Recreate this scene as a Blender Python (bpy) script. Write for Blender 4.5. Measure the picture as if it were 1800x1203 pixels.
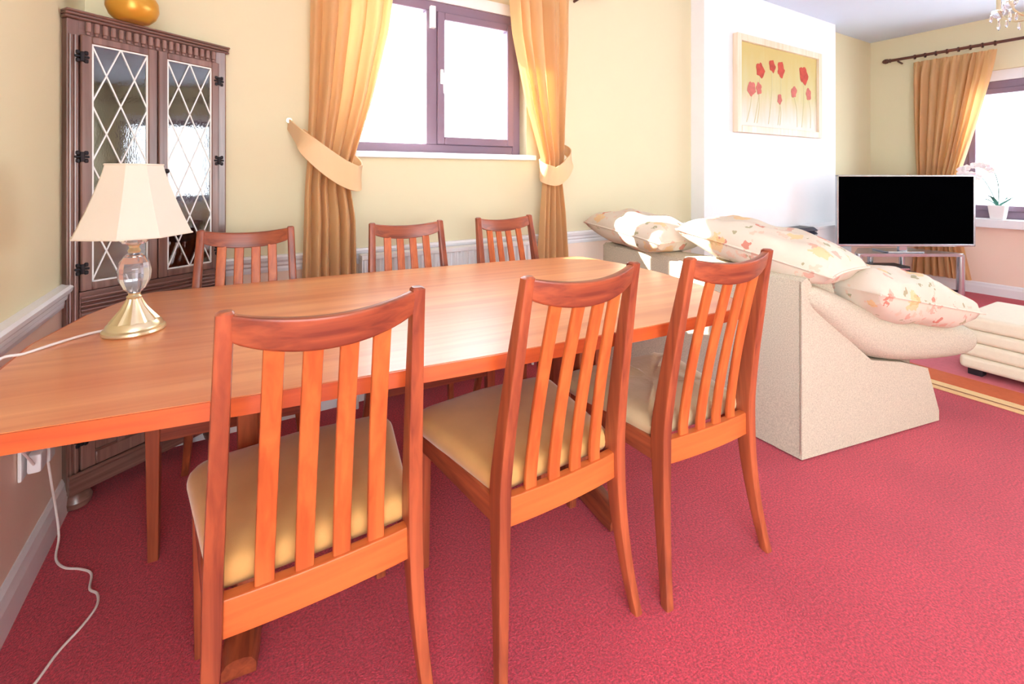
import bpy, bmesh, math, random
from mathutils import Vector, Matrix
for o in list(bpy.data.objects): bpy.data.objects.remove(o, do_unlink=True)
S = bpy.context.scene; C = S.collection; R = math.radians; PI = math.pi
random.seed(4)
# ------------------------------------------------------------ camera, world, sun, exposure
CAM_H = 1.1; FPX = 816.0; YAW = math.atan(490/FPX)
cd = bpy.data.cameras.new('camera'); cam = bpy.data.objects.new('camera', cd); C.objects.link(cam); S.camera = cam
cd.sensor_width = 36; cd.lens = FPX/1800*36; cd.shift_y = -(601.5-308)/1800; cd.clip_start = .02
cam.location = (0, 0, CAM_H); cam.rotation_euler = (R(90), 0, -YAW)
w = bpy.data.worlds.new('overcast_sky'); S.world = w; w.use_nodes = True
bg = w.node_tree.nodes['Background']; bg.inputs[0].default_value = (.82, .92, 1, 1); bg.inputs[1].default_value = 6.5
sd = bpy.data.lights.new('sun', 'SUN'); sun = bpy.data.objects.new('sun', sd); C.objects.link(sun)
sd.energy = 22; sd.angle = R(.6); sd.color = (1, .95, .86); sun.location = (-2, 5, 5)
sun.rotation_euler = Vector((1, -.85, -.9)).to_track_quat('-Z', 'Y').to_euler()
S.view_settings.view_transform = 'Standard'; S.view_settings.look = 'None'
S.view_settings.gamma = 1; S.view_settings.use_curve_mapping = False; S.view_settings.exposure = .6

# ------------------------------------------------------------ helpers
def V(*a): return Vector(a)
def obj(name, bm, m=None, parent=None, smooth=True, label=None, cat=None, group=None, kind=None, flip=True):
    if flip: bmesh.ops.recalc_face_normals(bm, faces=bm.faces[:])
    me = bpy.data.meshes.new(name); bm.to_mesh(me); bm.free()
    o = bpy.data.objects.new(name, me); C.objects.link(o)
    if m is not None: me.materials.append(m)
    if smooth:
        me.polygons.foreach_set('use_smooth', [True]*len(me.polygons))
        try: me.set_sharp_from_angle(angle=R(38))
        except Exception: pass
    if smooth and len(me.polygons) < 900:
        wn = o.modifiers.new('weighted', 'WEIGHTED_NORMAL'); wn.keep_sharp = True
    if parent is not None: o.parent = parent
    return tag(o, label, cat, group, kind)
def tag(o, label=None, cat=None, group=None, kind=None):
    if label: o['label'] = label
    if cat: o['category'] = cat
    if group: o['group'] = group
    if kind: o['kind'] = kind
    return o
def thing(name, label, cat, loc=(0, 0, 0), rz=0, group=None, kind=None):
    o = bpy.data.objects.new(name, None); C.objects.link(o); o.empty_display_size = .1
    o.location = loc; o.rotation_euler = (0, 0, rz)
    return tag(o, label, cat, group, kind)
def NB(): return bmesh.new()
def box(bm, x0, x1, y0, y1, z0, z1, bev=0, seg=2):
    v = [bm.verts.new((x, y, z)) for z in (z0, z1) for x, y in ((x0, y0), (x1, y0), (x1, y1), (x0, y1))]
    fs = [bm.faces.new([v[i] for i in f]) for f in ((3, 2, 1, 0), (4, 5, 6, 7), (0, 1, 5, 4), (1, 2, 6, 5), (2, 3, 7, 6), (3, 0, 4, 7))]
    if bev:
        es = list({e for f in fs for e in f.edges})
        bmesh.ops.bevel(bm, geom=es, offset=bev, segments=seg, affect='EDGES', profile=.5)
    return bm
def B(*a, **k): return box(NB(), *a, **k)
def prism(bm, poly, z0, z1, bev=0, seg=2):
    a = [bm.verts.new((x, y, z0)) for x, y in poly]; b = [bm.verts.new((x, y, z1)) for x, y in poly]; n = len(poly)
    f0 = bm.faces.new(a[::-1]); f1 = bm.faces.new(b)
    for i in range(n): bm.faces.new((a[i], a[(i+1) % n], b[(i+1) % n], b[i]))
    if bev: bmesh.ops.bevel(bm, geom=list(f0.edges)+list(f1.edges), offset=bev, segments=seg, affect='EDGES', profile=.5)
    return bm
def loft(bm, rings, cap=True):
    vs = [[bm.verts.new(p) for p in r] for r in rings]; n = len(vs[0])
    for a, b in zip(vs, vs[1:]):
        for i in range(n): bm.faces.new((a[i], a[(i+1) % n], b[(i+1) % n], b[i]))
    if cap: bm.faces.new(vs[0][::-1]); bm.faces.new(vs[-1])
    return bm
def rring(c, ux, uy, w, h, r=None, k=3):
    r = min(w, h)*.28 if r is None else r; pts = []
    for q, (sx, sy) in enumerate(((1, 1), (-1, 1), (-1, -1), (1, -1))):
        for j in range(k):
            a = PI/2*q+PI/2*j/(k-1)
            pts.append(c+ux*(sx*(w/2-r)+r*math.cos(a))+uy*(sy*(h/2-r)+r*math.sin(a)))
    return pts
def tube(bm, pts, r, n=8, cap=True):
    pts = [Vector(p) for p in pts]; rings = []; up = V(0, 0, 1)
    t = (pts[1]-pts[0]).normalized(); a = up.cross(t)
    if a.length < .1: a = V(1, 0, 0).cross(t)
    a.normalize()
    for i, p in enumerate(pts):
        t = (pts[min(i+1, len(pts)-1)]-pts[max(i-1, 0)]).normalized()
        a = (a-t*a.dot(t)).normalized(); b = t.cross(a); rr = r[i] if isinstance(r, (list, tuple)) else r
        rings.append([p+a*rr*math.cos(2*PI*k/n)+b*rr*math.sin(2*PI*k/n) for k in range(n)])
    return loft(bm, rings, cap)
def smooth_path(pts, k=6):
    P = [Vector(p) for p in pts]; out = []
    for i in range(len(P)-1):
        p0, p1, p2, p3 = P[max(i-1, 0)], P[i], P[i+1], P[min(i+2, len(P)-1)]
        for j in range(k):
            t = j/k
            out.append(.5*((2*p1)+(p2-p0)*t+(2*p0-5*p1+4*p2-p3)*t*t+(3*p1-p0-3*p2+p3)*t**3))
    return out+[P[-1]]
def lathe(bm, prof, n=24, c=(0, 0), flute=0, fn=0):
    rings = []
    for r, z in prof:
        rings.append([V(c[0]+r*(1+flute*math.cos(fn*2*PI*k/n))*math.cos(2*PI*k/n), c[1]+r*(1+flute*math.cos(fn*2*PI*k/n))*math.sin(2*PI*k/n), z) for k in range(n)])
    return loft(bm, rings)
def roundpoly(pts, rad, seg=5):
    out = []; n = len(pts)
    for i, p in enumerate(pts):
        p = Vector(p); a = Vector(pts[i-1]); b = Vector(pts[(i+1) % n]); r = rad[i] if isinstance(rad, (list, tuple)) else rad
        da = (a-p).normalized(); db = (b-p).normalized(); ang = da.angle(db); d = r/math.tan(ang/2)
        for k in range(seg+1):
            t = k/seg; out.append(tuple((1-t)**2*(p+da*d)+2*t*(1-t)*p+t*t*(p+db*d)))
    return out
def lerp(tab, x):
    for (a, u), (b, v) in zip(tab, tab[1:]):
        if x <= b: return u+(v-u)*max(0, min(1, (x-a)/(b-a)))
    return tab[-1][1]
def interp(tab, x):
    for (a, u), (b, v) in zip(tab, tab[1:]):
        if x <= b:
            t = (x-a)/(b-a); t = max(0, min(1, t)); t = t*t*(3-2*t)*.5+t*.5
            return u+(v-u)*t
    return tab[-1][1]
def copy_tree(o, parent=None):
    c = o.copy(); C.objects.link(c); c.parent = parent
    for ch in list(o.children): copy_tree(ch, c)
    return c

# ------------------------------------------------------------ materials
def srgb(h):
    f = lambda v: v/12.92 if v <= .04045 else ((v+.055)/1.055)**2.4
    return tuple(f(v/255) for v in h)+(1,)
class M_:
    pass
def mat(name, col, rough=.5, metal=0, var=0, vscale=8, bump=0, bscale=200, stretch=(1, 1, 1), con=0, **kw):
    m = bpy.data.materials.new(name); m.use_nodes = True; nt = m.node_tree; N = nt.nodes; L = nt.links
    b = N['Principled BSDF']; c = srgb(col); b.inputs['Base Color'].default_value = c
    b.inputs['Roughness'].default_value = rough; b.inputs['Metallic'].default_value = metal
    for k, v in kw.items(): b.inputs[k.replace('_', ' ')].default_value = v
    tc = N.new('ShaderNodeTexCoord'); mp = N.new('ShaderNodeMapping'); mp.inputs['Scale'].default_value = stretch
    L.new(tc.outputs['Object'], mp.inputs['Vector'])
    n = N.new('ShaderNodeTexNoise'); n.inputs['Scale'].default_value = vscale; n.inputs['Detail'].default_value = 4
    L.new(mp.outputs[0], n.inputs['Vector'])
    mx = N.new('ShaderNodeMixRGB'); mx.inputs[1].default_value = tuple(v*(1-var) for v in c[:3])+(1,)
    mx.inputs[2].default_value = tuple(min(1, v*(1+var)) for v in c[:3])+(1,)
    if con:
        mrg = N.new('ShaderNodeMapRange'); mrg.inputs[1].default_value = .5-con; mrg.inputs[2].default_value = .5+con; L.new(n.outputs[0], mrg.inputs[0]); L.new(mrg.outputs[0], mx.inputs[0])
    else: L.new(n.outputs[0], mx.inputs[0])
    L.new(mx.outputs[0], b.inputs['Base Color'])
    if bump:
        n2 = N.new('ShaderNodeTexNoise'); n2.inputs['Scale'].default_value = bscale; n2.inputs['Detail'].default_value = 3
        L.new(mp.outputs[0], n2.inputs['Vector']); bp = N.new('ShaderNodeBump'); bp.inputs['Strength'].default_value = bump
        bp.inputs['Distance'].default_value = .004
        L.new(n2.outputs[0], bp.inputs['Height']); L.new(bp.outputs[0], b.inputs['Normal'])
    return m
def wood(name, light, dark, axis=2, rough=.35, fine=60, coat=0, along=2.0, crough=.15):
    m = bpy.data.materials.new(name); m.use_nodes = True; nt = m.node_tree; N = nt.nodes; L = nt.links; b = N['Principled BSDF']
    tc = N.new('ShaderNodeTexCoord'); mp = N.new('ShaderNodeMapping'); s = [fine]*3; s[axis] = along
    mp.inputs['Scale'].default_value = s; L.new(tc.outputs['Object'], mp.inputs['Vector'])
    n = N.new('ShaderNodeTexNoise'); n.inputs['Scale'].default_value = 1; n.inputs['Detail'].default_value = 5; n.inputs['Distortion'].default_value = .6
    L.new(mp.outputs[0], n.inputs['Vector'])
    mp2 = N.new('ShaderNodeMapping'); s2 = [fine*.16]*3; s2[axis] = along*.5; mp2.inputs['Scale'].default_value = s2
    L.new(tc.outputs['Object'], mp2.inputs['Vector'])
    n2 = N.new('ShaderNodeTexNoise'); n2.inputs['Scale'].default_value = 1; n2.inputs['Detail'].default_value = 2; L.new(mp2.outputs[0], n2.inputs['Vector'])
    ad = N.new('ShaderNodeMath'); ad.operation = 'ADD'; L.new(n.outputs[0], ad.inputs[0]); L.new(n2.outputs[0], ad.inputs[1])
    rp = N.new('ShaderNodeValToRGB'); rp.color_ramp.elements[0].position = .36; rp.color_ramp.elements[1].position = .66
    rp.color_ramp.elements[0].color = srgb(dark); rp.color_ramp.elements[1].color = srgb(light)
    hf = N.new('ShaderNodeMath'); hf.operation = 'MULTIPLY'; hf.inputs[1].default_value = .5
    L.new(ad.outputs[0], hf.inputs[0]); L.new(hf.outputs[0], rp.inputs[0]); L.new(rp.outputs[0], b.inputs['Base Color'])
    b.inputs['Roughness'].default_value = rough; b.inputs['Coat Weight'].default_value = coat; b.inputs['Coat Roughness'].default_value = crough
    return m
def two_tone(name, up, low, z):
    m = mat(name, up, .75, var=.025, vscale=3, bump=.05, bscale=90); nt = m.node_tree; N = nt.nodes; L = nt.links
    b = N['Principled BSDF']; src = b.inputs['Base Color'].links[0].from_socket
    g = N.new('ShaderNodeNewGeometry'); sp = N.new('ShaderNodeSeparateXYZ'); L.new(g.outputs['Position'], sp.inputs[0])
    lt = N.new('ShaderNodeMath'); lt.operation = 'LESS_THAN'; lt.inputs[1].default_value = z; L.new(sp.outputs[2], lt.inputs[0])
    mx = N.new('ShaderNodeMixRGB'); mx.inputs[2].default_value = srgb(low); L.new(lt.outputs[0], mx.inputs[0]); L.new(src, mx.inputs[1]); L.new(mx.outputs[0], b.inputs['Base Color'])
    return m
def floral(name):
    m = mat(name, (218, 204, 184), .85, var=.1, vscale=9, bump=.15, bscale=300); nt = m.node_tree; N = nt.nodes; L = nt.links
    b = N['Principled BSDF']; src = b.inputs['Base Color'].links[0].from_socket; tc = [n for n in N if n.type == 'TEX_COORD'][0]
    for sc, off, thr, col in ((8, (0, 0, 0), .16, (200, 96, 72)), (13, (3, 1, 2), .17, (146, 140, 96)), (7, (5, 7, 1), .26, (230, 190, 130)), (11, (1, 9, 4), .2, (216, 156, 136)), (16, (2, 4, 8), .2, (222, 186, 160))):
        mp = N.new('ShaderNodeMapping'); mp.inputs['Location'].default_value = off; L.new(tc.outputs['Object'], mp.inputs['Vector'])
        nz = N.new('ShaderNodeTexNoise'); nz.inputs['Scale'].default_value = 40; L.new(mp.outputs[0], nz.inputs['Vector'])
        ml = N.new('ShaderNodeMixRGB'); ml.inputs[0].default_value = .06; L.new(mp.outputs[0], ml.inputs[1]); L.new(nz.outputs['Color'], ml.inputs[2])
        v = N.new('ShaderNodeTexVoronoi'); v.inputs['Scale'].default_value = sc; L.new(ml.outputs[0], v.inputs['Vector'])
        lt = N.new('ShaderNodeMath'); lt.operation = 'LESS_THAN'; lt.inputs[1].default_value = thr; L.new(v.outputs['Distance'], lt.inputs[0])
        fc = N.new('ShaderNodeMath'); fc.operation = 'MULTIPLY'; fc.inputs[1].default_value = .75; L.new(lt.outputs[0], fc.inputs[0])
        mx = N.new('ShaderNodeMixRGB'); mx.inputs[2].default_value = srgb(col); L.new(fc.outputs[0], mx.inputs[0]); L.new(src, mx.inputs[1]); src = mx.outputs[0]
    L.new(src, b.inputs['Base Color']); return m

WALL = two_tone('cream_and_peach_wall_paint', (226, 216, 180), (248, 222, 202), .70)
WHITEWALL = mat('white_wall_paint', (244, 243, 244), .7, var=.02, bump=.05, bscale=80)
CEIL = mat('ceiling_paint', (216, 228, 244), .8, var=.015, bump=.08, bscale=60)
GLOSSW = mat('white_gloss_paint', (240, 240, 242), .3, var=.01)
TEAK = [wood('teak_grain_%d' % a, (184, 94, 56), (116, 52, 36), a, .36, coat=.12) for a in range(3)]
SLAT = [wood('light_teak_%d' % a, (220, 116, 56), (178, 82, 38), a, .4, coat=.08) for a in range(3)]
TOPW = wood('table_teak_with_glare', (248, 176, 118), (210, 112, 62), 0, .36, 26, coat=1.0, along=1.3, crough=.36)  # window glare on the top is put into a lighter wood colour
OAK = [wood('dark_oak_%d' % a, (150, 112, 100), (90, 56, 46), a, .33, 50, coat=.8, crough=.25) for a in range(3)]
BLACKIRON = mat('black_iron', (40, 36, 40), .45, .6)
VELVET = mat('tan_velvet', (212, 158, 90), .9, var=.12, vscale=14, bump=.1, bscale=500, Sheen_Weight=.5, Sheen_Roughness=.4)
VELVET2 = mat('pale_tan_velvet', (204, 178, 134), .85, var=.2, vscale=12, bump=.2, bscale=90, Sheen_Weight=.6, Sheen_Roughness=.35)  # paler, greyer tan than the other seat pads
SOFA = mat('cream_weave', (198, 187, 165), .9, var=.18, con=.2, vscale=220, bump=.5, bscale=420)
FLORAL = floral('floral_print_cotton')
CURT = mat('gold_satin', (249, 214, 164), .5, var=.07, vscale=30, stretch=(1, 1, .2), Sheen_Weight=.2, Transmission_Weight=0)
def _translucent(m, col, f):
    nt = m.node_tree; N = nt.nodes; L = nt.links; b = N['Principled BSDF']; o = N['Material Output']
    t = N.new('ShaderNodeBsdfTranslucent'); t.inputs[0].default_value = srgb(col); mx = N.new('ShaderNodeMixShader'); mx.inputs[0].default_value = f
    L.new(b.outputs[0], mx.inputs[1]); L.new(t.outputs[0], mx.inputs[2]); L.new(mx.outputs[0], o.inputs['Surface'])
_translucent(CURT, (247, 206, 146), .3)
FRAME = mat('brown_window_frame', (138, 116, 134), .35, var=.04)  # lilac glare on the brown frame is mixed into its base colour
GLASS = mat('window_glass', (255, 255, 255), 0, Transmission_Weight=1, IOR=1.0, Alpha=.12)
CABGLASS = bpy.data.materials.new('cabinet_glass'); CABGLASS.use_nodes = True
def _cabglass(m):
    nt = m.node_tree; N = nt.nodes; L = nt.links; N.remove(N['Principled BSDF']); o = N['Material Output']
    t = N.new('ShaderNodeBsdfTransparent'); t.inputs[0].default_value = (.93, .95, .95, 1); g = N.new('ShaderNodeBsdfGlossy'); g.inputs['Roughness'].default_value = .02
    nz = N.new('ShaderNodeTexNoise'); nz.inputs['Scale'].default_value = 14; bp = N.new('ShaderNodeBump'); bp.inputs['Strength'].default_value = .012; bp.inputs['Distance'].default_value = .01
    L.new(nz.outputs[0], bp.inputs['Height']); L.new(bp.outputs[0], g.inputs['Normal'])
    f = N.new('ShaderNodeFresnel'); f.inputs[0].default_value = 2.8; mx = N.new('ShaderNodeMixShader')
    L.new(f.outputs[0], mx.inputs[0]); L.new(t.outputs[0], mx.inputs[1]); L.new(g.outputs[0], mx.inputs[2]); L.new(mx.outputs[0], o.inputs['Surface'])
_cabglass(CABGLASS)
CAME = mat('white_lead_came', (236, 236, 232), .4)
BRASS = mat('pale_brass', (232, 220, 182), .28, .85, var=.1)
CRYSTAL = mat('crystal', (250, 250, 255), .02, Transmission_Weight=.9, IOR=1.45)
SHADE = mat('cream_shade_fabric', (243, 234, 218), .8, bump=.1, bscale=400, var=.03); _translucent(SHADE, (240, 226, 200), .3)
PLASTICW = mat('white_plastic', (236, 236, 236), .4)
CORDM = mat('white_cord', (238, 226, 220), .5)
GOLDGLAZE = mat('gold_glaze', (206, 150, 52), .28, .35, var=.15, vscale=6)
SILVER = mat('silver_metal', (196, 200, 208), .25, .9)
SCREEN = mat('black_screen', (2, 2, 3), .6, Specular_IOR_Level=.0)
BLACKP = mat('black_plastic', (28, 28, 34), .4)
FIREM = mat('black_fire_louvre', (52, 56, 78), .4, .3)
SMOKE = mat('smoked_glass', (40, 40, 48), .08, Alpha=.75)
DARKPOLE = wood('dark_pole_wood', (112, 62, 44), (70, 36, 26), 0, .35, 60)
LEAF = mat('orchid_leaf', (58, 122, 104), .35, var=.2)
PETAL = mat('orchid_petal', (250, 248, 250), .6, Subsurface_Weight=.2)
POTM = mat('white_pot_glaze', (246, 246, 246), .3)
PFRAME = wood('cream_picture_frame', (244, 232, 210), (228, 206, 172), 2, .45, 40)
LEATHER = mat('cream_ottoman_fabric', (226, 214, 190), .8, var=.06, vscale=40, bump=.25, bscale=250)
# carpet
CARPET = mat('rose_red_carpet', (202, 58, 76), .98, var=.36, con=.16, vscale=170, bump=1.0, bscale=260, Sheen_Weight=.15, Sheen_Roughness=.6)
def _carpet(m):
    nt = m.node_tree; N = nt.nodes; L = nt.links; b = N['Principled BSDF']; src = b.inputs['Base Color'].links[0].from_socket
    n = N.new('ShaderNodeTexNoise'); n.inputs['Scale'].default_value = 2.2; n.inputs['Detail'].default_value = 3
    tc = [x for x in N if x.type == 'TEX_COORD'][0]; L.new(tc.outputs['Object'], n.inputs['Vector'])
    mx = N.new('ShaderNodeMixRGB'); mx.blend_type = 'MULTIPLY'; mx.inputs[0].default_value = .5
    rp = N.new('ShaderNodeValToRGB'); rp.color_ramp.elements[0].position = .35; rp.color_ramp.elements[1].position = .65
    rp.color_ramp.elements[0].color = (.72, .6, .7, 1); rp.color_ramp.elements[1].color = (1, 1, 1, 1)
    L.new(n.outputs[0], rp.inputs[0]); L.new(src, mx.inputs[1]); L.new(rp.outputs[0], mx.inputs[2]); L.new(mx.outputs[0], b.inputs['Base Color'])
_carpet(CARPET)

# ------------------------------------------------------------ room shell
XL, YB, XR, ZC, YF = -.48, 2.33, 5.96, 2.54, -2.2
WX0, WX1, WZ0, WZ1 = .50, 1.50, 1.215, 2.12          # back window opening
VY0, VY1, VZ0, VZ1 = -1.95, 1.62, .70, 2.06           # right window opening
obj('floor', B(XL-.2, XR+.2, YF, YB+.2, -.1, 0), CARPET, smooth=False, kind='structure', label='rose red fitted carpet over the whole room floor')
obj('ceiling', B(XL-.2, XR+.2, YF, YB+.2, ZC, ZC+.1), CEIL, smooth=False, kind='structure', label='pale painted ceiling')
obj('wall_left', B(XL-.2, XL, -.55, YB+.2, 0, ZC), WALL, smooth=False, kind='structure', label='cream wall with dado rail beside the dining table')  # stops short out of view; the gap is added to light the sofa back
bm = NB()
for a in ((XL, WX0, 0, ZC), (WX1, XR+.2, 0, ZC), (WX0, WX1, 0, WZ0), (WX0, WX1, WZ1, ZC)): box(bm, a[0], a[1], YB, YB+.2, a[2], a[3])
obj('wall_back', bm, WALL, smooth=False, kind='structure', label='cream wall holding the curtained window')
bm = NB()
for a in ((YF, VY0, 0, ZC), (VY1, YB, 0, ZC), (VY0, VY1, 0, VZ0), (VY0, VY1, VZ1, ZC)): box(bm, XR, XR+.2, a[0], a[1], a[2], a[3])
obj('wall_right', bm, WALL, smooth=False, kind='structure', label='cream wall behind the television')
bm = NB()
for a in ((XL, -.3, 0, ZC), (.75, XR+.2, 0, ZC), (-.3, .75, 2.3, ZC)): box(bm, a[0], a[1], YF-.2, YF, a[2], a[3])
obj('wall_front', bm, WALL, smooth=False, kind='structure', label='cream wall behind the viewer with an added opening that lets in fill daylight')  # unseen opening, added and sized so daylight fills the chair backs
CHX0, CHX1, CHY = 2.99, 4.94, 2.214
obj('wall_chimney', B(CHX0, CHX1, CHY, YB+.01, 0, ZC), WHITEWALL, smooth=False, kind='structure', label='white chimney breast with the poppy picture')
def profile_run(name, axis, a0, a1, wall, prof, side, label):
    # prof: (depth from wall, z); axis 0 = along x on a wall facing -y, axis 1 = along y on a wall facing side*x
    bm = NB()
    r = lambda t: [V(t, wall-d, z) if axis == 0 else V(wall+side*d, t, z) for d, z in prof]
    loft(bm, [r(a0), r(a1)]); return obj(name, bm, GLOSSW, smooth=False, kind='structure', label=label)
DADO = [(-.003, .668), (.008, .668), (.012, .682), (.012, .692), (.02, .70), (.022, .712), (.03, .722), (.034, .736), (.028, .744), (-.003, .744)]
SKIRT = [(-.003, 0), (.018, 0), (.018, .07), (.014, .085), (.012, .098), (.004, .108), (-.003, .108)]
profile_run('trim_1', 1, -.55, YB, XL, DADO, 1, 'white moulded dado rail along the left wall')
profile_run('trim_2', 0, XL, CHX0, YB, DADO, 1, 'white moulded dado rail below the curtained window')
profile_run('baseboard_left', 1, -.55, YB, XL, SKIRT, 1, 'white skirting board along the left wall')
profile_run('baseboard_back', 0, XL, CHX0, YB, SKIRT, 1, 'white skirting board along the window wall')
profile_run('baseboard_right', 1, YF, YB, XR, SKIRT, -1, 'white skirting board on the wall behind the television')
profile_run('baseboard_alcove', 0, CHX1, XR, YB, SKIRT, 1, 'white skirting board in the alcove')

# back window (in a recess)
def frame_rect(x0, x1, z0, z1, t, y0, y1):
    bm = NB()
    for a in ((x0, x0+t, z0, z1), (x1-t, x1, z0, z1), (x0+t, x1-t, z0, z0+t), (x0+t, x1-t, z1-t, z1)): box(bm, a[0], a[1], y0, y1, a[2], a[3], .004, 1)
    return bm
W1 = thing('window_1', 'brown framed window between the gold curtains', 'window', (0, 0, 0), kind='structure'); del W1['category']
FY = YB+.075
obj('frame', frame_rect(WX0-.03, WX1, WZ0, 2.055, .055, FY, FY+.06), FRAME, W1)
obj('head_board', B(WX0, WX1, FY-.01, FY+.07, 2.055, WZ1), GLOSSW, W1, smooth=False)
obj('mullion', B(.90, .96, FY-.004, FY+.06, WZ0+.055, 2.0, .004), FRAME, W1)
s = obj('sash', frame_rect(.96, WX1-.055, WZ0+.055, 2.0, .042, FY-.018, FY+.045), FRAME, W1)
obj('pane', B(1.0, WX1-.095, FY+.02, FY+.026, WZ0+.095, 1.96), GLASS, s, smooth=False)
bm = NB(); box(bm, .972, .990, FY-.03, FY-.018, 1.60, 1.68, .003); tube(bm, [(.981, FY-.03, 1.655), (.981, FY-.055, 1.65), (.982, FY-.058, 1.60), (.986, FY-.056, 1.545)], .008, 8)
obj('handle', bm, PLASTICW, s)
obj('pane', B(WX0+.02, .90, FY+.02, FY+.026, WZ0+.05, 2.0), GLASS, W1, smooth=False)
obj('blind_catch', B(.915, .945, FY-.03, FY-.004, 1.90, 2.02, .003), PLASTICW, W1)
obj('sill', B(WX0-.05, WX1+.05, YB-.035, FY+.005, WZ0-.028, WZ0+.003, .006), GLOSSW, W1)

# right window
W2 = thing('window_2', 'large brown framed window behind the television', 'window', kind='structure'); del W2['category']
def frame_rect_y(y0, y1, z0, z1, t, x0, x1):
    bm = NB()
    for a in ((y0, y0+t, z0, z1), (y1-t, y1, z0, z1), (y0+t, y1-t, z0, z0+t), (y0+t, y1-t, z1-t, z1)): box(bm, x0, x1, a[0], a[1], a[2], a[3], .004, 1)
    return bm
GX = XR+.05
obj('frame', frame_rect_y(VY0, VY1, VZ0, 1.965, .07, GX, GX+.06), FRAME, W2)
obj('head_board', B(GX-.01, GX+.07, VY0, VY1, 1.965, VZ1), GLOSSW, W2, smooth=False)
obj('mullion', B(GX, GX+.06, .62, .70, VZ0+.07, 1.895, .004), FRAME, W2)
s = obj('sash', frame_rect_y(.70, VY1-.07, VZ0+.07, 1.895, .05, GX-.02, GX+.04), FRAME, W2)
obj('pane', B(GX+.015, GX+.021, .75, VY1-.12, VZ0+.12, 1.845), GLASS, s, smooth=False)
obj('mullion', B(GX, GX+.06, -.69, -.61, VZ0+.07, 1.895, .004), FRAME, W2)
obj('pane', B(GX+.015, GX+.021, -.61, .62, VZ0+.07, 1.895), GLASS, W2, smooth=False); obj('pane', B(GX+.015, GX+.021, VY0+.07, -.69, VZ0+.07, 1.895), GLASS, W2, smooth=False)
obj('sill', B(XR-.12, GX+.005, VY0-.05, VY1+.04, VZ0-.075, VZ0+.003, .008), GLOSSW, W2)

# ------------------------------------------------------------ dining table
TC = (.552, 1.430); TROT = R(-6.3); TZ = .6965
table = thing('dining_table', 'long teak dining table with bowed ends on two sled feet', 'table', (TC[0], TC[1], 0), TROT)
hl, hw = .895, .520
side = [(-hl+.02, -hw+.03), (-.45, -hw+.008), (0, -hw), (.45, -hw+.008), (hl-.02, -hw+.03)]
end = [(hl+.055, -.25), (hl+.08, 0), (hl+.055, .25)]
outl = [V(a, b) for a, b in side+end]; outl = [Vector((p.x, p.y)) for p in outl]
outl += [-p for p in outl]
rad = [.06, .3, .3, .3, .06, .25, .25, .25]*2
poly = roundpoly(outl, [.05 if i % 8 in (0, 4) else .12 for i in range(16)], 6)
EDGE = wood('teak_lipping', (226, 106, 46), (186, 76, 34), 0, .34, 40, coat=.3)
obj('edge_lipping', prism(NB(), poly, TZ-.034, TZ-.0012, .003, 2), EDGE, table)
obj('table_top', prism(NB(), [(x*.994, y*.992) for x, y in poly], TZ-.01, TZ, .002, 2), TOPW, table)
for sx in (-.51, .51):
    bm = NB(); rings = []
    for i in range(15):
        t = -1+2*i/14; y = -.015+.30*t; e = max(0, (abs(t)-.86)/.14); h = (.075-.03*abs(t)**1.6); wd = .074*(1-.1*e)
        rings.append([V(sx-wd/2, y, .006), V(sx+wd/2, y, .006), V(sx+wd/2, y, h*.6), V(sx+wd*.36, y, h*.9), V(sx+wd*.15, y, h), V(sx-wd*.15, y, h), V(sx-wd*.36, y, h*.9), V(sx-wd/2, y, h*.6)])
    obj('sled_foot', loft(bm, rings), TEAK[1], table)
    for yy in (-.085, .085):
        bm = NB(); rings = [rring(V(sx, yy*(1+.25*abs(z-.35)/.3), z), V(1, 0, 0), V(0, 1, 0), .05, .07) for z in (.06, .2, .35, .5, .645)]
        c = obj('column', loft(bm, rings), TEAK[2], table)
        obj('bolt_cap', lathe(NB(), [(.008, 0), (.008, .004), (.002, .005)], 10), BRASS, c).matrix_local = Matrix.Translation((sx, yy-.036, .5)) @ Matrix.Rotation(R(90), 4, 'X')
    obj('cross_bearer', B(sx-.03, sx+.03, -.32, .32, .64, TZ-.034, .006), TEAK[1], table)
obj('long_bearer', B(-.48, .48, -.02, .02, .615, TZ-.034, .006), TEAK[0], table)

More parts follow.
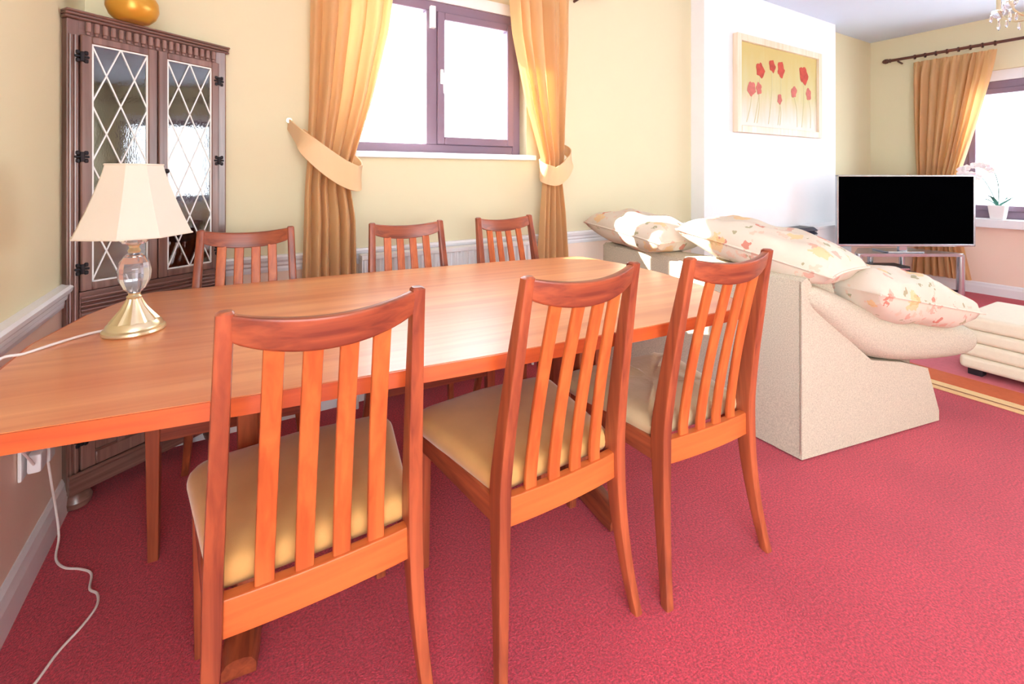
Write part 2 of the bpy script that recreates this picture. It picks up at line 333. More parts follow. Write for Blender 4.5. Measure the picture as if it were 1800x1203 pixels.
# ------------------------------------------------------------ dining chairs
def post_y(z): return .048*(1-(1-z/.42)**2) if z < .42 else .048-.082*((z-.42)/.47)**1.2
def post_x(z): return .171+.027*(1-z/.42)**2 if z < .42 else .171-.018*(z-.42)/.47
def make_chair(label, seatmat, creased=False, group=None):
    t = thing('dining_chair', label, 'chair', group=group)
    X, Y, Z = V(1, 0, 0), V(0, 1, 0), V(0, 0, 1)
    for sg in (-1, 1):
        rings = []
        for i in range(25):
            z = .888*i/24; k = z/.888
            wd = interp([(0, .024), (.4, .031), (.89, .026)], z); dp = interp([(0, .026), (.4, .05), (.65, .04), (.89, .026)], z)
            rings.append(rring(V(sg*post_x(z), post_y(z), z), X, Y, wd, dp, .006))
        rings.append(rring(V(sg*(post_x(.89)-.001), post_y(.89), .892), X, Y, .018, .018, .006))
        obj('back_post', loft(NB(), rings), TEAK[2], t)
        fr = [rring(V(sg*.205, .415, z), X, Y, a, a, .005) for z, a in ((0, .026), (.2, .031), (.386, .036))]
        obj('front_leg', loft(NB(), fr), TEAK[2], t)
        p0, p1 = V(sg*.172, .065, .363), V(sg*.207, .40, .363); d = (p1-p0).normalized(); nx = d.cross(Z)
        obj('side_rail', loft(NB(), [rring(p, nx, Z, .024, .058, .004) for p in (p0, p1)]), TEAK[1], t)
    # rear rail, front rail
    obj('rear_rail', loft(NB(), [rring(V(-.168+.336*i/8, .048-.008*(1-(i/4-1)**2), .363), Y, Z, .024, .066, .004) for i in range(9)]), SLAT[0], t)
    obj('front_rail', B(-.19, .19, .402, .426, .335, .392, .003), TEAK[0], t)
    # crest rail
    rings = []
    for i in range(21):
        u = -1+i/10; q = 1-u*u; zt = .888-.016*q; zb = .842-.030*q**.8; yy = post_y((zt+zb)/2)-.032*q
        rings.append(rring(V(u*.148, yy, (zt+zb)/2), V(0, 1, 0), V(0, -.22, 1).normalized(), .022, zt-zb, .006))
    obj('crest_rail', loft(NB(), rings), TEAK[0], t)
    for k in range(4):
        f = -.6+.4*k; rings = []
        q = 1-f*f; ztop = .842-.030*q**.8+.012
        for i in range(13):
            z = .385+(ztop-.385)*i/12; a = (z-.385)/(ztop-.385)
            yy = post_y(z)-.008*q*(1-a)-.030*q*a+.004*math.sin(PI*a)
            rings.append(rring(V(f*(post_x(z)-.012), yy, z), X, Y, .032, .012, .004))
        obj('back_slat', loft(NB(), rings), SLAT[2], t)
    # seat pad
    ol = roundpoly([Vector(p) for p in ((-.175, .068), (.175, .068), (.238, .44), (0, .462), (-.238, .44))], [.03, .03, .06, .2, .06], 6)
    cx, cy = 0, .26; rings = []; rnd = random.Random(3)
    for s_, z in ((.97, .398), (1.0, .408), (1.012, .42), (1.0, .434), (.965, .444), (.9, .449), (.8, .4525), (.7, .455), (.58, .457), (.45, .4585), (.3, .459), (.12, .4595)):
        rg = []
        for j, p in enumerate(ol):
            px, py = cx+(p[0]-cx)*s_, cy+(p[1]-cy)*s_; dz = 0
            if creased and s_ < .97: dz = .006*math.sin(px*70+py*38+2.2*math.sin(py*34+px*20))*math.sin(py*46-px*25+1.5)*min(1, (1-s_)*5)+.003*math.sin(px*120-py*150)
            rg.append(V(px, py, z+dz-.012))
        rings.append(rg)
    obj('seat_pad', loft(NB(), rings), seatmat, t)
    return t
GN = 'near side dining chairs'
near = [((.142, .868), 0), ((.672, .838), 1), ((1.144, .797), -3.5)]
labs = ['teak slat-back chair on the sideboard-free side, closest to the crystal lamp', 'teak slat-back chair tucked in between two others, its back to the open carpet', 'teak slat-back chair with a pale creased seat beside the sofa']
labs[0] = 'teak slat-back chair with its back to the open carpet, beside the crystal lamp'
far = [((.045, 2.065), 180-5, 'teak slat-back chair between the corner cabinet and the left gold curtain'),
       ((.668, 2.0), 180-4, 'teak slat-back chair in front of the white radiator, under the window middle'),
       ((1.185, 2.012), 180+2.5, 'teak slat-back chair in front of the radiator beside the curtain nearer the sofa')]
ch = make_chair(labs[0], VELVET)
ch.location = (*near[0][0], 0); ch.rotation_euler.z = R(near[0][1])
c2 = copy_tree(ch); c2['label'] = labs[1]; c2.location = (*near[1][0], 0); c2.rotation_euler.z = R(near[1][1])
c3 = make_chair(labs[2], VELVET2, True); c3.location = (*near[2][0], 0); c3.rotation_euler.z = R(near[2][1])
for (x, y), a, lab in far:
    c = copy_tree(ch); c['label'] = lab; c.location = (x, y, 0); c.rotation_euler.z = R(a)
for o in C.objects:
    if o.name.startswith('dining_chair'): o['group'] = 'chairs around the dining table'

# ------------------------------------------------------------ corner cabinet (local: u along the front, -v outward, z up)
PA, PB = Vector((-.462, 2.035)), Vector((-.032, 2.315)); dirv = (PB-PA); CW = dirv.length; ang = math.atan2(dirv.y, dirv.x)
cab = thing('corner_cabinet', 'tall dark oak corner cabinet with leaded diamond glass doors', 'cabinet', (PA.x, PA.y, 0), ang)
toloc = lambda x, y: ((x-PA.x)*math.cos(ang)+(y-PA.y)*math.sin(ang), -(x-PA.x)*math.sin(ang)+(y-PA.y)*math.cos(ang))
cl, cr, cc = toloc(XL+.024, 2.05), toloc(-.03, YB-.024), toloc(XL+.024, YB-.024)
CT = 1.612
def wallpanel(a, b, z0, z1, t=.012):
    a, b = Vector(a), Vector(b); n = Vector((-(b-a).y, (b-a).x)).normalized()
    if n.dot(Vector((CW/2, 0))-a) < 0: n = -n
    return prism(NB(), [a, b, b+n*t, a+n*t], z0, z1)
obj('back_panel', wallpanel(cl, cc, .06, CT), OAK[2], cab, smooth=False); obj('back_panel', wallpanel(cc, cr, .06, CT), OAK[2], cab, smooth=False)
tri = [(0.012, .006), (CW-.012, .006), (cr[0]-.015, cr[1]-.012), (cc[0], cc[1]-.03), (cl[0]+.012, cl[1]+.02)]
def corner_board(name, z0, z1, m=OAK[0]): return obj(name, prism(NB(), [(0.014, .014), (CW-.014, .014), (cc[0]+.012, cc[1]-.03), (cc[0]-.012, cc[1]-.03)], z0, z1, .002, 1), m, cab, smooth=False)
corner_board('shelf', .66, .68); corner_board('shelf', 1.0, 1.015); corner_board('shelf', 1.28, 1.295); corner_board('bottom_board', .09, .11); corner_board('top_board', 1.575, 1.592)
# plate rail back boards are hidden; pilasters
for s_, x0, x1 in ((-1, -.004, .028), (1, CW-.028, CW+.004)):
    p = obj('pilaster', B(x0, x1, -.006, .03, .06, CT, .004), OAK[2], cab)
    for q in (.007, .020): obj('reed', lathe(NB(), [(.0045, .10), (.0045, 1.56)], 8, (x0+q+.002, -.007)), OAK[2], p)
# cornice and frieze
cor = NB()
for a in ((-.012, CW+.012, -.016, .04, 1.612, 1.622), (-.012, CW+.008, -.022, .05, 1.622, 1.632), (-.012, CW+.010, -.026, .06, 1.632, 1.640)): box(cor, *a, .003, 1)
obj('cornice', cor, OAK[0], cab)
corner_board('roof_board', 1.614, 1.638)
fz = obj('frieze', B(.028, CW-.028, -.002, .02, 1.562, 1.612), OAK[0], cab, smooth=False)
nd = 19; dm = None
for k in range(nd):
    x = .04+(CW-.08)*(k+.5)/nd
    if dm is None:
        bm = NB(); box(bm, -.0075, .0075, -.012, 0, 0, .034, .003, 1); box(bm, -.0055, .0055, -.008, 0, -.010, 0, .002, 1)
        d = obj('carved_tongue', bm, OAK[2], fz); dm = d
    else: d = dm.copy(); C.objects.link(d)
    d.location = (x, -.002, 1.577)
def clip(poly, x0, x1, z0, z1):
    for ax, lim, sg in ((0, x0, 1), (0, x1, -1), (1, z0, 1), (1, z1, -1)):
        out = []
        for i, p in enumerate(poly):
            q = poly[(i+1) % len(poly)]; a = sg*(p[ax]-lim); b = sg*(q[ax]-lim)
            if a >= 0: out.append(p)
            if a*b < 0: t = a/(a-b); out.append((p[0]+(q[0]-p[0])*t, p[1]+(q[1]-p[1])*t))
        poly = out
        if len(poly) < 3: return []
    return poly
def hinge(parent, x, z):
    bm = NB(); box(bm, x-.006, x+.006, -.021, -.012, z-.016, z+.016, .002, 1)
    for sx in (-1, 1):
        for sz in (-1, 1): box(bm, x+sx*.011-.006, x+sx*.011+.006, -.019, -.012, z+sz*.013-.007, z+sz*.013+.007, .003, 1)
        box(bm, x+sx*.012-.008, x+sx*.012+.008, -.018, -.012, z-.004, z+.004, .002, 1)
    obj('hinge', bm, BLACKIRON, parent, label='black butterfly hinge')
DZ0, DZ1 = .715, 1.566; mid = CW/2
for s_, x0, x1 in ((-1, .030, mid-.002), (1, mid+.002, CW-.030)):
    sw, rw = .030, .026
    bm = NB()
    for a in ((x0, x0+sw, DZ0, DZ1), (x1-sw, x1, DZ0, DZ1), (x0+sw, x1-sw, DZ0, DZ0+rw), (x0+sw, x1-sw, DZ1-rw, DZ1)): box(bm, a[0], a[1], -.014, .008, a[2], a[3], .003, 1)
    d = obj('glazed_door', bm, OAK[2], cab)
    g0, g1, h0, h1 = x0+sw, x1-sw, DZ0+rw, DZ1-rw
    bm = NB()
    for a in ((g0, g0+.005, h0, h1), (g1-.005, g1, h0, h1), (g0, g1, h0, h0+.005), (g0, g1, h1-.005, h1)): box(bm, a[0], a[1], -.010, -.002, a[2], a[3])
    obj('edge_came', bm, CAME, d, smooth=False)
    nx, nz = 2, 4; pw, ph = (g1-g0)/nx, (h1-h0)/nz*1.0
    lines = []
    for i in range(-nz*2, nz*2+nx*2):
        for sg in (1, -1):
            # line through (g0+i*pw, h0) slope sg*ph/pw
            xa, za = g0+i*pw, h0
            pts = []
            for t in [((g0-xa)/pw), ((g1-xa)/pw)]: pts.append((xa+pw*t, za+sg*ph*t))
            (ax, az), (bx, bz) = pts
            # clip by z
            def atz(z): tt = (z-az)/(bz-az); return (ax+(bx-ax)*tt, z)
            lo, hi = ((ax, az), (bx, bz)) if az < bz else ((bx, bz), (ax, az))
            if hi[1] <= h0+.004 or lo[1] >= h1-.004: continue
            if lo[1] < h0: lo = atz(h0)
            if hi[1] > h1: hi = atz(h1)
            if (Vector(hi)-Vector(lo)).length < .02: continue
            lines.append((lo, hi))
    for lo, hi in lines:
        v = (Vector(hi)-Vector(lo)); n = Vector((-v.y, v.x)).normalized()*.0022; L_, H_ = Vector(lo), Vector(hi)
        rings = [[V(p.x-n.x, y, p.y-n.y) if k == 0 else V(p.x+n.x, y, p.y+n.y) for k, y in ((0, -.008), (1, -.008), (1, -.003), (0, -.003))] for p in (L_, H_)]
        obj('came', loft(NB(), rings), CAME, d, smooth=False)
    for i in range(-1, nx*2+2):
        for j in range(-1, nz*2+2):
            if (i+j) % 2: continue
            cxp, czp = g0+i*pw/2, h0+j*ph/2
            pl = clip([(cxp-pw/2, czp), (cxp, czp-ph/2), (cxp+pw/2, czp), (cxp, czp+ph/2)], g0, g1, h0, h1)
            if len(pl) < 3: continue
            ar = abs(sum(pl[k][0]*pl[(k+1) % len(pl)][1]-pl[(k+1) % len(pl)][0]*pl[k][1] for k in range(len(pl))))/2
            if ar < 1e-5: continue
            bm = NB(); a = [bm.verts.new((x, -.0065, z)) for x, z in pl]; b = [bm.verts.new((x, -.0045, z)) for x, z in pl]
            bm.faces.new(a); bm.faces.new(b[::-1])
            for k in range(len(pl)): bm.faces.new((a[k], b[k], b[(k+1) % len(pl)], a[(k+1) % len(pl)]))
            obj('pane', bm, CABGLASS, d, smooth=False)
    hx = x0+.002 if s_ < 0 else x1-.002
    for z in (DZ0+.075, (DZ0+DZ1)/2+.02, DZ1-.075): hinge(d, hx, z)
    if s_ > 0: obj('knob', lathe(NB(), [(.004, 0), (.004, .012), (.009, .016), (.009, .022), (.003, .026)], 12), BLACKIRON, d).matrix_local = Matrix.Translation((x0+.016, -.014, 1.115)) @ Matrix.Rotation(R(90), 4, 'X')
# reeded waist band
wb = obj('waist_rail', B(.028, CW-.028, -.010, .02, .625, .713, .002), OAK[0], cab)
for k in range(5): obj('reed', tube(NB(), [(.03, -.011, .637+.014*k), (CW-.03, -.011, .637+.014*k)], .0055, 8), OAK[0], wb)
# lower doors
for s_, x0, x1 in ((-1, .030, mid-.002), (1, mid+.002, CW-.030)):
    z0, z1 = .125, .62; bm = NB()
    for a in ((x0, x0+.04, z0, z1), (x1-.04, x1, z0, z1), (x0+.04, x1-.04, z0, z0+.045), (x0+.04, x1-.04, z1-.045, z1), ((x0+x1)/2-.012, (x0+x1)/2+.012, z0+.045, z1-.045)): box(bm, a[0], a[1], -.014, .008, a[2], a[3], .003, 1)
    d = obj('panel_door', bm, OAK[2], cab)
    for a, b in ((x0+.038, (x0+x1)/2-.01), ((x0+x1)/2+.01, x1-.038)):
        obj('panel', B(a, b, -.004, .004, z0+.043, z1-.043, .002, 1), OAK[2], d, smooth=False)
        obj('sill_bead', B(a, b, -.014, -.003, z0+.040, z0+.050, .003, 1), OAK[0], d)
    for z in (z0+.10, z1-.07): hinge(d, x0+.002 if s_ < 0 else x1-.002, z)
obj('plinth', B(-.002, CW+.002, -.016, .02, .055, .122, .006), OAK[0], cab)
obj('plinth_moulding', tube(NB(), [(-.004, -.018, .118), (CW+.004, -.018, .118)], .008, 8), OAK[0], cab)
for x in (.03, CW-.03): obj('bun_foot', lathe(NB(), [(.02, .001), (.036, .008), (.042, .028), (.034, .048), (.022, .058)], 20, (x, .018)), OAK[0], cab)
obj('bun_foot', lathe(NB(), [(.02, .001), (.036, .008), (.042, .028), (.034, .048), (.022, .06)], 20, (cc[0], cc[1]-.09)), OAK[0], cab)

# vase on cabinet
vx, vy = -.305, 2.10
vz = thing('vase', 'golden glazed squat vase standing on top of the corner cabinet', 'vase', (vx, vy, 1.640))
obj('bowl', lathe(NB(), [(.035, 0), (.05, .004), (.066, .02), (.076, .045), (.074, .075), (.058, .105), (.034, .125), (.026, .15), (.03, .18), (.04, .19), (.036, .19), (.022, .15)], 32), GOLDGLAZE, vz)

# ------------------------------------------------------------ table lamp
lx, ly = -.219, 1.530
lamp = thing('table_lamp', 'crystal and brass table lamp with a cream cut-corner shade on the table', 'lamp', (lx, ly, TZ+.0005))
obj('base', lathe(NB(), [(.064, 0), (.067, .004), (.066, .010), (.060, .014), (.058, .022), (.050, .030)], 48), BRASS, lamp)
obj('fluted_skirt', lathe(NB(), [(.050, .029), (.038, .045), (.026, .062), (.018, .078), (.015, .086)], 48, flute=.06, fn=12), BRASS, lamp)
obj('collar', lathe(NB(), [(.015, .085), (.017, .090), (.012, .096), (.014, .10)], 24), BRASS, lamp)
obj('crystal_body', lathe(NB(), [(.012, .10), (.024, .112), (.034, .135), (.036, .155), (.032, .178), (.02, .196), (.012, .203)], 12), CRYSTAL, lamp, smooth=False)
obj('neck', lathe(NB(), [(.012, .203), (.014, .208), (.010, .216), (.012, .222)], 24), BRASS, lamp)
obj('crystal_collar', lathe(NB(), [(.010, .222), (.026, .228), (.032, .238), (.026, .248), (.010, .252)], 12), CRYSTAL, lamp, smooth=False)
obj('bulb_holder', lathe(NB(), [(.009, .252), (.009, .28), (.014, .282), (.014, .315), (.005, .316)], 20), BRASS, lamp)
obj('bulb', lathe(NB(), [(.011, .316), (.02, .335), (.026, .36), (.018, .38), (.004, .386)], 20), PLASTICW, lamp)
rings = []
def shade_ring(hw_, z, rot=R(12)):
    c_ = .35; pts = [(1, -c_), (1, c_), (c_, 1), (-c_, 1), (-1, c_), (-1, -c_), (-c_, -1), (c_, -1)]
    out = []
    for i, p in enumerate(pts):
        q = pts[(i+1) % 8]
        for k in range(3):
            t = k/3; x, y = (p[0]+(q[0]-p[0])*t)*hw_, (p[1]+(q[1]-p[1])*t)*hw_
            out.append(V(x*math.cos(rot)-y*math.sin(rot), x*math.sin(rot)+y*math.cos(rot), z))
    return out
for k in range(11):
    t = k/10; rings.append(shade_ring(.058+.060*(t**1.25)*.75+.060*t*.25, .430-.180*t))
for k in range(10, -1, -1):
    t = k/10; rings.append(shade_ring(.0565+.060*(t**1.25)*.75+.060*t*.25, .430-.180*t))
bm = NB(); loft(bm, rings+[rings[0]], cap=False); bmesh.ops.remove_doubles(bm, verts=bm.verts[:], dist=.0002)
sh = obj('shade', bm, SHADE, lamp)
for hw_, z in ((.0585, .430), (.1185, .250)): obj('trim_band', tube(NB(), shade_ring(hw_, z)+[shade_ring(hw_, z)[0]], .0022, 6), SHADE, sh)
obj('spider', tube(NB(), [(-.055, 0, .425), (0, 0, .42), (.055, 0, .425)], .002, 6), BRASS, lamp)
# lamp cord: over the table end, down to the socket
L0 = V(lx, ly, TZ+.0005)
cp = [(-.265, 1.565, TZ+.004), (-.31, 1.55, TZ+.0045), (-.36, 1.50, TZ+.0045), (-.40, 1.45, TZ+.0045), (-.435, 1.43, TZ+.003), (-.452, 1.43, .64), (-.447, 1.48, .52), (-.446, 1.60, .42), (-.446, 1.68, .345)]
obj('cord', tube(NB(), [p-L0 for p in smooth_path(cp)], .0032, 8), CORDM, lamp)

# ------------------------------------------------------------ socket, plug, floor cable
so = thing('wall_socket', 'white double wall socket below the left dado rail', 'socket', (XL+.001, 1.76, .345))
obj('plate', B(0, .009, -.075, .075, -.043, .043, .004), PLASTICW, so)
for y in (-.058, .03): obj('rocker_switch', B(.009, .013, y, y+.014, .016, .034, .002), PLASTICW, so)
pl = thing('plug', 'white three-pin plug pushed into the wall socket', 'plug', (XL+.0145, 1.72, .34))
obj('plug_body', B(0, .03, -.024, .024, -.028, .022, .007), PLASTICW, pl)
pts = [(-.452, 1.80, .318), (-.448, 1.83, .20), (-.45, 1.87, .115), (-.443, 1.87, .03), (-.435, 1.81, .004), (-.405, 1.755, .004), (-.365, 1.725, .004), (-.335, 1.69, .004), (-.326, 1.63, .004), (-.305, 1.60, .004), (-.298, 1.555, .004), (-.315, 1.505, .004), (-.345, 1.45, .004), (-.365, 1.39, .004), (-.40, 1.30, .004), (-.41, 1.0, .004)]
ca = thing('floor_cable', 'thin white cable winding over the carpet below the socket', 'cable', (-.40, 1.6, 0))
obj('cable', tube(NB(), [p-V(-.40, 1.6, 0) for p in smooth_path(pts)], .003, 6), CORDM, ca)
obj('plug_top', B(-.0645, -.038, .178, .222, .296, .346, .006), PLASTICW, ca)

# ------------------------------------------------------------ radiator
rad_ = thing('radiator', 'white panel radiator below the window', 'radiator', (1.05, YB-.05, 0))
bm = NB(); rings = []
n_ = 27; x0, x1 = -.53, .42
pr = []
for k in range(n_*4+1):
    x = x0+(x1-x0)*k/(n_*4); ph_ = k % 4; y = (-.045, -.057, -.057, -.045)[ph_]
    pr.append((x, y))
polyr = pr+[(x1, -.03), (x0, -.03)]
loft(bm, [[V(x, y*(.85 if i in (0, 3) else 1)+(-.007 if i in (0, 3) else 0), z) for x, y in polyr] for i, z in enumerate((.11, .14, .67, .70))])
obj('panel', bm, PLASTICW, rad_)
obj('top_grille', B(x0-.005, x1+.005, -.062, .012, .70, .722, .004), PLASTICW, rad_)
for x in (x0-.004, x1+.001): obj('side_cover', B(x, x+.004, -.06, .01, .13, .70, .001), PLASTICW, rad_)
for x in (-.35, .3): obj('bracket', B(x, x+.03, -.03, .049, .3, .34, .002), PLASTICW, rad_)
for x in (x0-.02, x1+.02): obj('pipe', tube(NB(), [(x, -.03, .0), (x, -.03, .14), (x*.99, -.03, .15)], .008, 8), PLASTICW, rad_)

# ------------------------------------------------------------ curtains, tiebacks and poles
def curtain(seed, along, base, tabs, z0, z1, folds, amp):
    # tabs: (z, edge a, edge b) along the wall; along: 0 = x / 1 = y ; base: wall offset coordinate
    bm = NB(); nu, nv = folds*12, 48; vs = []; rnd = random.Random(seed)
    wid = [rnd.uniform(.6, 1.5) for _ in range(folds)]; tot = sum(wid); edges = [0]
    for x in wid: edges.append(edges[-1]+x/tot)
    dep = [rnd.uniform(.55, 1.25) for _ in range(folds)]; lean = [rnd.uniform(-.22, .22) for _ in range(folds)]
    ta = sorted([(z, a) for z, a, b in tabs]); tb = sorted([(z, b) for z, a, b in tabs])
    for j in range(nv+1):
        z = z0+(z1-z0)*j/nv; a, b = lerp(ta, z), lerp(tb, z); row = []
        top = min(1, (z1-z)/.10)
        for i in range(nu+1):
            f, fr = divmod(i, 12); f = min(f, folds-1); fr = (i-f*12)/12; u = edges[f]+(edges[f+1]-edges[f])*fr
            sk = min(1, max(0, fr+lean[f]*math.sin(PI*fr))); h = math.sin(PI*sk)**.7*dep[f]
            if top < 1: h = h*top+(1-top)*.55*(1 if .25 < fr < .75 else .4)
            off = amp*(h-.5)*(1+.25*math.sin(4*z+f*2))
            l = a+(b-a)*u
            row.append(bm.verts.new(V(l, base-off, z) if along == 0 else V(base-off, l, z)))
        vs.append(row)
    for r0, r1 in zip(vs, vs[1:]):
        for i in range(nu): bm.faces.new((r0[i], r0[i+1], r1[i+1], r1[i]))
    bmesh.ops.solidify(bm, geom=bm.faces[:], thickness=.002)
    return bm
def place(name, label, cat, bm, m, loc, group, child='cloth'):
    t = thing(name, label, cat, loc, group=group)
    bmesh.ops.translate(bm, verts=bm.verts[:], vec=-V(*loc)); obj(child, bm, m, t); return t
YC = 2.205
def tieband(pts, wd, loc, name='tieback_band', up=V(0, 0, 1)):
    P = smooth_path(pts, 8); rings = []
    for i, p in enumerate(P):
        t = (P[min(i+1, len(P)-1)]-P[max(i-1, 0)]).normalized(); s_ = t.cross(V(0, 0, 1)).normalized(); u_ = s_.cross(t).normalized()
        f = wd*(.45+.55*math.sin(PI*min(1, max(0, i/(len(P)-1)))))
        rings.append([q-V(*loc) for q in rring(p, s_, u_, .008, f, .003)])
    return loft(NB(), rings)
gcur = 'gold curtains'
bm = curtain(3, 0, YC, [(2.24, .30, .70), (1.8, .295, .645), (1.45, .29, .565), (1.15, .28, .475), (1.05, .272, .465), (.9, .268, .49), (.35, .255, .50)], .35, 2.2, 6, .062)
t = place('curtain', 'gold curtain tied back between the cabinet and the radiator', 'curtain', bm, CURT, (.38, YC, .35), gcur)
obj('tieback', tieband([(.215, YB-.012, 1.33), (.245, YC-.03, 1.26), (.31, YC-.066, 1.19), (.40, YC-.068, 1.12), (.475, YC-.055, 1.085), (.50, YC-.012, 1.10), (.47, YC+.045, 1.15), (.38, YC+.07, 1.2), (.26, YB-.03, 1.29)], .115, (.38, YC, .35)), CURT, t)
obj('hook', lathe(NB(), [(.006, 0), (.006, .02), (.012, .024), (.012, .03)], 12), BRASS, t).matrix_local = Matrix.Translation(V(.215, YB, 1.345)-V(.38, YC, .35)) @ Matrix.Rotation(R(90), 4, 'X')
bm = curtain(11, 0, YC, [(2.24, 1.31, 1.74), (1.9, 1.345, 1.735), (1.5, 1.435, 1.715), (1.2, 1.53, 1.69), (1.08, 1.545, 1.67), (.9, 1.53, 1.70), (.35, 1.50, 1.76)], .35, 2.2, 6, .056)
t = place('curtain', 'gold curtain tied back between the window and the chimney breast', 'curtain', bm, CURT, (1.6, YC, .35), gcur)
obj('tieback', tieband([(1.755, YB-.012, 1.27), (1.715, YC-.02, 1.22), (1.675, YC-.05, 1.15), (1.60, YC-.056, 1.095), (1.545, YC-.046, 1.10), (1.522, YC-.01, 1.12), (1.55, YC+.045, 1.15), (1.64, YC+.06, 1.19), (1.735, YB-.03, 1.25)], .11, (1.6, YC, .35)), CURT, t)
obj('hook', lathe(NB(), [(.006, 0), (.006, .02), (.012, .024), (.012, .03)], 12), BRASS, t).matrix_local = Matrix.Translation(V(1.755, YB, 1.285)-V(1.6, YC, .35)) @ Matrix.Rotation(R(90), 4, 'X')
XC = XR-.095
bm = curtain(5, 1, XC, [(2.26, 1.93, 1.325), (2.0, 1.935, 1.37), (1.6, 1.925, 1.46), (1.3, 1.915, 1.535), (1.05, 1.90, 1.60), (.9, 1.89, 1.63), (.7, 1.90, 1.60), (.12, 1.95, 1.50)], .12, 2.235, 9, .06)
t = place('curtain', 'gold curtain gathered at the window behind the television', 'curtain', bm, CURT, (XC, 1.75, .12), gcur)
obj('tieback', tieband([(XR-.012, 2.0, 1.10), (XC-.04, 1.93, 1.02), (XC-.075, 1.80, .93), (XC-.07, 1.66, .90), (XC, 1.60, .93), (XR-.02, 1.9, 1.06)], .1, (XC, 1.75, .12)), CURT, t)
def pole(name, label, along, a, b, off, z, rings_at, wall):
    mid_ = (a+b)/2; loc = (mid_, off, z) if along == 0 else (off, mid_, z)
    t = thing(name, label, 'curtain pole', loc, 0 if along == 0 else R(90))
    h = (b-a)/2
    obj('rod', tube(NB(), [(-h, 0, 0), (h, 0, 0)], .0135, 14), DARKPOLE, t)
    for sg in (-1, 1):
        f = obj('finial', lathe(NB(), [(.0135, 0), (.02, .004), (.02, .012), (.014, .016), (.023, .03), (.025, .05), (.016, .068), (.004, .076)], 18), DARKPOLE, t)
        f.matrix_local = Matrix.Translation((sg*h, 0, 0)) @ Matrix.Rotation(sg*R(90), 4, 'Y')
    base = lathe(NB(), [(.0185, -.005), (.0235, -.005), (.0235, .005), (.0185, .005), (.0185, -.005)], 18)
    rm = None
    for q in rings_at:
        if rm is None: rm = r_ = obj('ring', base, DARKPOLE, t)
        else: r_ = rm.copy(); C.objects.link(r_)
        r_.matrix_local = Matrix.Translation(((q-mid_), 0, -.004)) @ Matrix.Rotation(R(90), 4, 'Y')
    dw = abs(wall-off)
    for q in (-h+.06, h-.06):
        obj('bracket', tube(NB(), [(q, 0, -.02), (q, dw*(1 if along == 0 else -1), -.03)], .009, 10), DARKPOLE, t)
pole('curtain_pole', 'dark wooden pole above the window near the corner cabinet', 0, .12, 1.92, YC, 2.235, [.32+.06*k for k in range(7)]+[1.33+.065*k for k in range(7)], YB)
pole('curtain_pole', 'dark wooden pole with finial above the window behind the television', 1, -2.1, 2.11, XC, 2.29, [1.34+.082*k for k in range(8)], XR)

# ------------------------------------------------------------ picture on the chimney breast
pic = thing('framed_picture', 'framed picture of red poppies on the white chimney breast', 'picture', (3.965, CHY, 1.82))
pw_, ph_ = .635, .385; bm = NB()
for a in ((-pw_, -pw_+.055, -ph_, ph_), (pw_-.055, pw_, -ph_, ph_), (-pw_+.055, pw_-.055, -ph_, -ph_+.055), (-pw_+.055, pw_-.055, ph_-.055, ph_)): box(bm, a[0], a[1], -.045, 0, a[2], a[3], .006)
obj('frame', bm, PFRAME, pic)
m = mat('painted_meadow', (206, 186, 120), .8, var=.06, vscale=6); nt = m.node_tree; N = nt.nodes; L = nt.links
b_ = N['Principled BSDF']; tc = N.new('ShaderNodeTexCoord'); sp = N.new('ShaderNodeSeparateXYZ'); L.new(tc.outputs['Object'], sp.inputs[0])
mr = N.new('ShaderNodeMapRange'); mr.inputs[1].default_value = -.36; mr.inputs[2].default_value = .3; L.new(sp.outputs[2], mr.inputs[0])
nz = N.new('ShaderNodeTexNoise'); mp = N.new('ShaderNodeMapping'); mp.inputs['Scale'].default_value = (16, 16, 3); L.new(tc.outputs['Object'], mp.inputs[0]); L.new(mp.outputs[0], nz.inputs['Vector']); nz.inputs['Scale'].default_value = 1
ad = N.new('ShaderNodeMath'); ad.operation = 'MULTIPLY_ADD'; ad.inputs[1].default_value = .45; ad.inputs[2].default_value = -.22; L.new(nz.outputs[0], ad.inputs[0])
a2 = N.new('ShaderNodeMath'); a2.operation = 'ADD'; L.new(mr.outputs[0], a2.inputs[0]); L.new(ad.outputs[0], a2.inputs[1])
rp = N.new('ShaderNodeValToRGB'); e = rp.color_ramp.elements; e[0].position = .1; e[0].color = srgb((230, 222, 212)); e[1].position = .95; e[1].color = srgb((206, 186, 118)); x_ = e.new(.5); x_.color = srgb((208, 198, 144))
L.new(a2.outputs[0], rp.inputs[0]); L.new(rp.outputs[0], b_.inputs['Base Color'])
obj('painting', B(-pw_+.05, pw_-.05, -.022, -.004, -ph_+.05, ph_-.05), m, pic, smooth=False)
POP = mat('poppy_paint', (190, 72, 54), .8, var=.4, vscale=30); POP2 = mat('faded_poppy_paint', (200, 112, 100), .8, var=.3, vscale=30); STEM = mat('stem_paint', (204, 198, 150), .8)
def flat_poly(pts, y, th=.0015):
    bm = NB(); prism(bm, pts, 0, th); bmesh.ops.rotate(bm, verts=bm.verts[:], matrix=Matrix.Rotation(R(90), 3, 'X')); bmesh.ops.translate(bm, verts=bm.verts[:], vec=(0, y, 0)); return bm
rf = random.Random(8)
